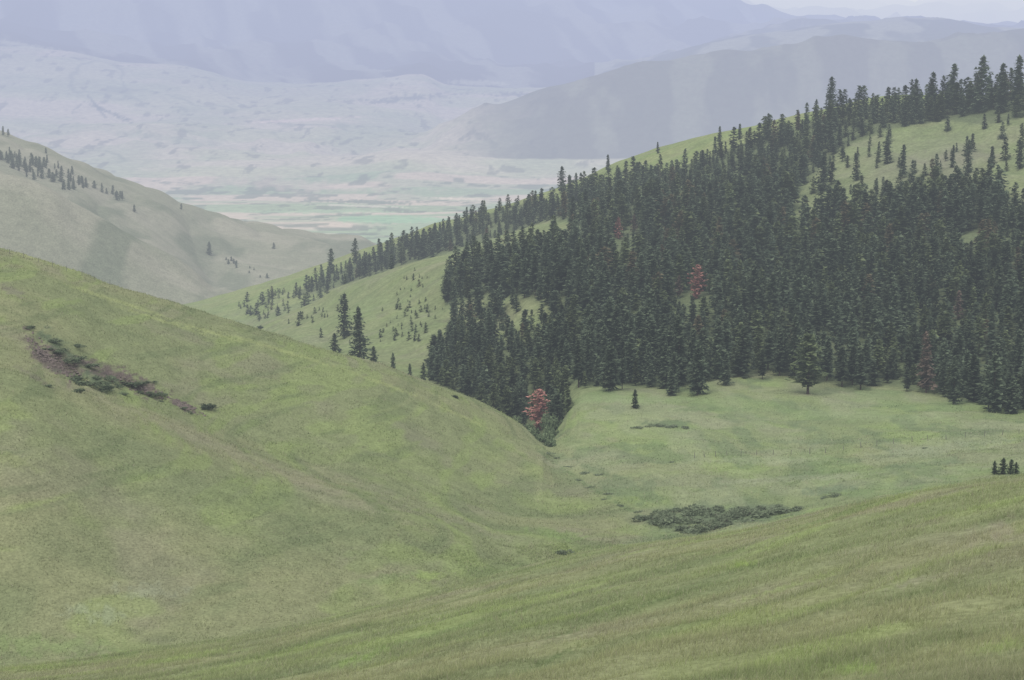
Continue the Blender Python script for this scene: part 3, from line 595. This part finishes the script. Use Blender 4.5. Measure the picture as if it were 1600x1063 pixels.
for i, (px, py, w) in enumerate([(85, 535, 34), (98, 548, 36), (110, 560, 34), (128, 588, 38), (142, 600, 40), (158, 605, 36), (170, 596, 34), (135, 575, 30), (205, 600, 34), (220, 612, 36), (238, 618, 32), (120, 612, 24), (72, 600, 18), (40, 510, 20), (190, 612, 24), (285, 640, 20), (300, 645, 16), (115, 545, 22), (150, 588, 26), (180, 605, 26), (75, 545, 18), (228, 602, 24), (252, 626, 20)]):
    shrub(px+random.uniform(-4, 4), py+random.uniform(-4, 4), w*random.uniform(.8, 1.3), 3, BRU[i % 2], 'dull green brush growing on the eroded bank of the left hill', 'brush on the eroded bank', .32)
for px, py, w, t_ in [(835, 690, 26, 1.0), (850, 692, 30, 1.2), (864, 684, 30, 1.3), (872, 668, 28, 1.4), (870, 652, 28, 1.4), (825, 672, 20, 1.0), (858, 698, 22, .9), (876, 636, 28, 1.5), (880, 620, 24, 1.4), (842, 700, 20, .9), (862, 668, 30, 1.6), (868, 640, 28, 1.6), (858, 652, 26, 1.5), (812, 660, 22, 1.1)]:
    shrub(px, py, w, 6, GRN[random.randrange(2)], 'leafy green bush at the creek beneath the red conifer', 'bushes at the creek', t_)
for px, py, w in [(1000, 668, 20), (1025, 666, 26), (1050, 667, 28), (1072, 668, 20), (915, 740, 24), (935, 742, 22), (950, 772, 20), (1310, 775, 26), (1290, 778, 20), (1445, 700, 14), (1050, 722, 16), (868, 716, 16), (890, 730, 16), (905, 750, 14), (970, 790, 16), (855, 708, 18), (925, 762, 16), (945, 780, 14), (1000, 800, 18)]:
    shrub(px, py, w, 3, WIL[random.randrange(3)], 'low scattered bush barely rising from the meadow grass', 'low bushes scattered in the meadow', .25)
shrub(712, 622, 14, 3, DRK[0], 'tiny bush on the crest of the left hill by the creek trees', None, .8)
shrub(408, 514, 12, 3, DRK[0], 'tiny dark bush on the middle of the left hill crest', None, 1.)

# ---------------------------------------------------------------- rocks of the eroded bank
RV = []; RF = []
for i in range(650):
    c = random.choice([(62, 548, 28, 8, 48), (100, 575, 36, 9, 38), (212, 603, 48, 7, 22), (285, 634, 22, 4, 25)])
    a = math.radians(c[4]); u = random.gauss(0, .5)*c[2]; v = random.gauss(0, .6)*c[3]
    h = hit(c[0]+u*math.cos(a)-v*math.sin(a), c[1]+u*math.sin(a)+v*math.cos(a), 3)
    if not h: continue
    s = random.uniform(.12, .5); o = len(RV)
    for d in [(1, 0, 0), (0, 1, 0), (-1, 0, 0), (0, -1, 0), (0, 0, .8), (0, 0, -.6)]: RV.append([h[0]+d[0]*s*random.uniform(.6, 1.3), h[1]+d[1]*s*random.uniform(.6, 1.3), h[2]+d[2]*s*random.uniform(.6, 1.2)])
    RF += [[o, o+1, o+4], [o+1, o+2, o+4], [o+2, o+3, o+4], [o+3, o, o+4], [o+1, o, o+5], [o+2, o+1, o+5], [o+3, o+2, o+5], [o, o+3, o+5]]
tag(link('scree', mesh('scree', RV, RF, None, False, M_rock)), 'loose brown stones on the eroded bank of the left hill', 'stones', None, 'stuff')

# ---------------------------------------------------------------- fences
def post_mesh():
    V, Fc = tube((0, 0, -.3), (0, 0, 1.25), .07, .055, 6); o = len(V)
    V.append(np.array([0, 0, 1.3])); q = [[o-6+k, o-6+(k+1) % 6, o, o] for k in range(6)]
    me = bpy.data.meshes.new('post'); me.from_pydata([tuple(v) for v in V], [], [tuple(f) for f in Fc]+[tuple(f[:3]) for f in q]); me.materials.append(M_post); return me
PM = post_mesh()
def fence(pts, k0, label):
    P = [hit(x, y, k0)[:3] for x, y in pts]; root = bpy.data.objects.new('wire_fence', None); COL.objects.link(root); root.location = P[0]; tag(root, label, 'fence')
    b = np.array(P[0]); V = []; Fc = []
    for i, p in enumerate(P):
        o = link('post', PM, root); o.location = tuple(np.array(p)-b); o.rotation_euler = (random.gauss(0, .06), random.gauss(0, .06), 0); o.scale = (1, 1, random.uniform(.85, 1.15))
        if i:
            for z in (.4, .8, 1.15):
                t = tube(np.array(P[i-1])-b+[0, 0, z], np.array(p)-b+[0, 0, z], .006, .006, 3); o_ = len(V); V += t[0]; Fc += [[k+o_ for k in f] for f in t[1]]
    link('wire', mesh('wire', V, Fc, None, False, M_wire), root)
fence([(1085, 716), (1101, 715), (1118, 714), (1136, 712), (1158, 712), (1182, 711), (1208, 711), (1236, 711), (1265, 710), (1290, 708), (1318, 704), (1345, 700), (1370, 697), (1396, 694), (1425, 690), (1450, 689), (1478, 687), (1508, 684), (1538, 682), (1566, 680), (1592, 678)], 3, 'old wire fence of thin wooden posts crossing the meadow')
fence([(-5, 393), (15, 397), (37, 403), (60, 410), (82, 417), (104, 424), (128, 431), (148, 438), (172, 445)], 5, 'sparse fence posts along the crest of the left hill')

# ---------------------------------------------------------------- camera, light
cam = bpy.data.cameras.new('camera'); co = bpy.data.objects.new('camera', cam); COL.objects.link(co)
cam.sensor_width = 36; cam.lens = 36*F/1600; cam.clip_start = .5; cam.clip_end = 100000; co.location = (0, 0, 0); co.rotation_euler = (math.pi/2-TH, 0, 0); S.camera = co
el = math.radians(55); az = math.radians(215)
sun = bpy.data.lights.new('sun', 'SUN'); sun.energy = 1.5; sun.angle = math.radians(20); sun.color = (1, .97, .90)
so = bpy.data.objects.new('sun', sun); COL.objects.link(so)
from mathutils import Vector
d = Vector((math.sin(az)*math.cos(el), math.cos(az)*math.cos(el), math.sin(el))); so.rotation_euler = d.to_track_quat('Z', 'Y').to_euler()
w = bpy.data.worlds.new('World'); S.world = w; w.use_nodes = True; N = w.node_tree.nodes; L = w.node_tree.links
sk = N.new('ShaderNodeTexSky'); sk.sky_type = 'NISHITA'; sk.sun_disc = False; sk.sun_elevation = el; sk.sun_rotation = az; sk.dust_density = 4; sk.air_density = 1.2
bg = N['Background']; L.new(sk.outputs[0], bg.inputs[0]); bg.inputs[1].default_value = .10
# thin overcast veil over the blue: pale everywhere, brightest overhead as real cloud cover is
bg2 = N.new('ShaderNodeBackground'); bg2.inputs[0].default_value = (.69, .725, .79, 1)
tc = N.new('ShaderNodeTexCoord'); sp = N.new('ShaderNodeSeparateXYZ'); L.new(tc.outputs['Generated'], sp.inputs[0])
ms = N.new('ShaderNodeMapRange'); ms.inputs['From Min'].default_value = .1; ms.inputs['From Max'].default_value = .8; ms.inputs['To Min'].default_value = 1.02; ms.inputs['To Max'].default_value = 2.5
L.new(sp.outputs['Z'], ms.inputs['Value']); L.new(ms.outputs[0], bg2.inputs[1])
mr = N.new('ShaderNodeMapRange'); mr.inputs['From Min'].default_value = .1; mr.inputs['From Max'].default_value = .5; mr.inputs['To Min'].default_value = 1; mr.inputs['To Max'].default_value = .75
L.new(sp.outputs['Z'], mr.inputs['Value'])
mx = N.new('ShaderNodeMixShader'); L.new(mr.outputs[0], mx.inputs[0]); L.new(bg.outputs[0], mx.inputs[1]); L.new(bg2.outputs[0], mx.inputs[2])
L.new(mx.outputs[0], N['World Output'].inputs[0])
S.view_settings.view_transform = 'Standard'; S.view_settings.look = 'None'; S.view_settings.exposure = 0
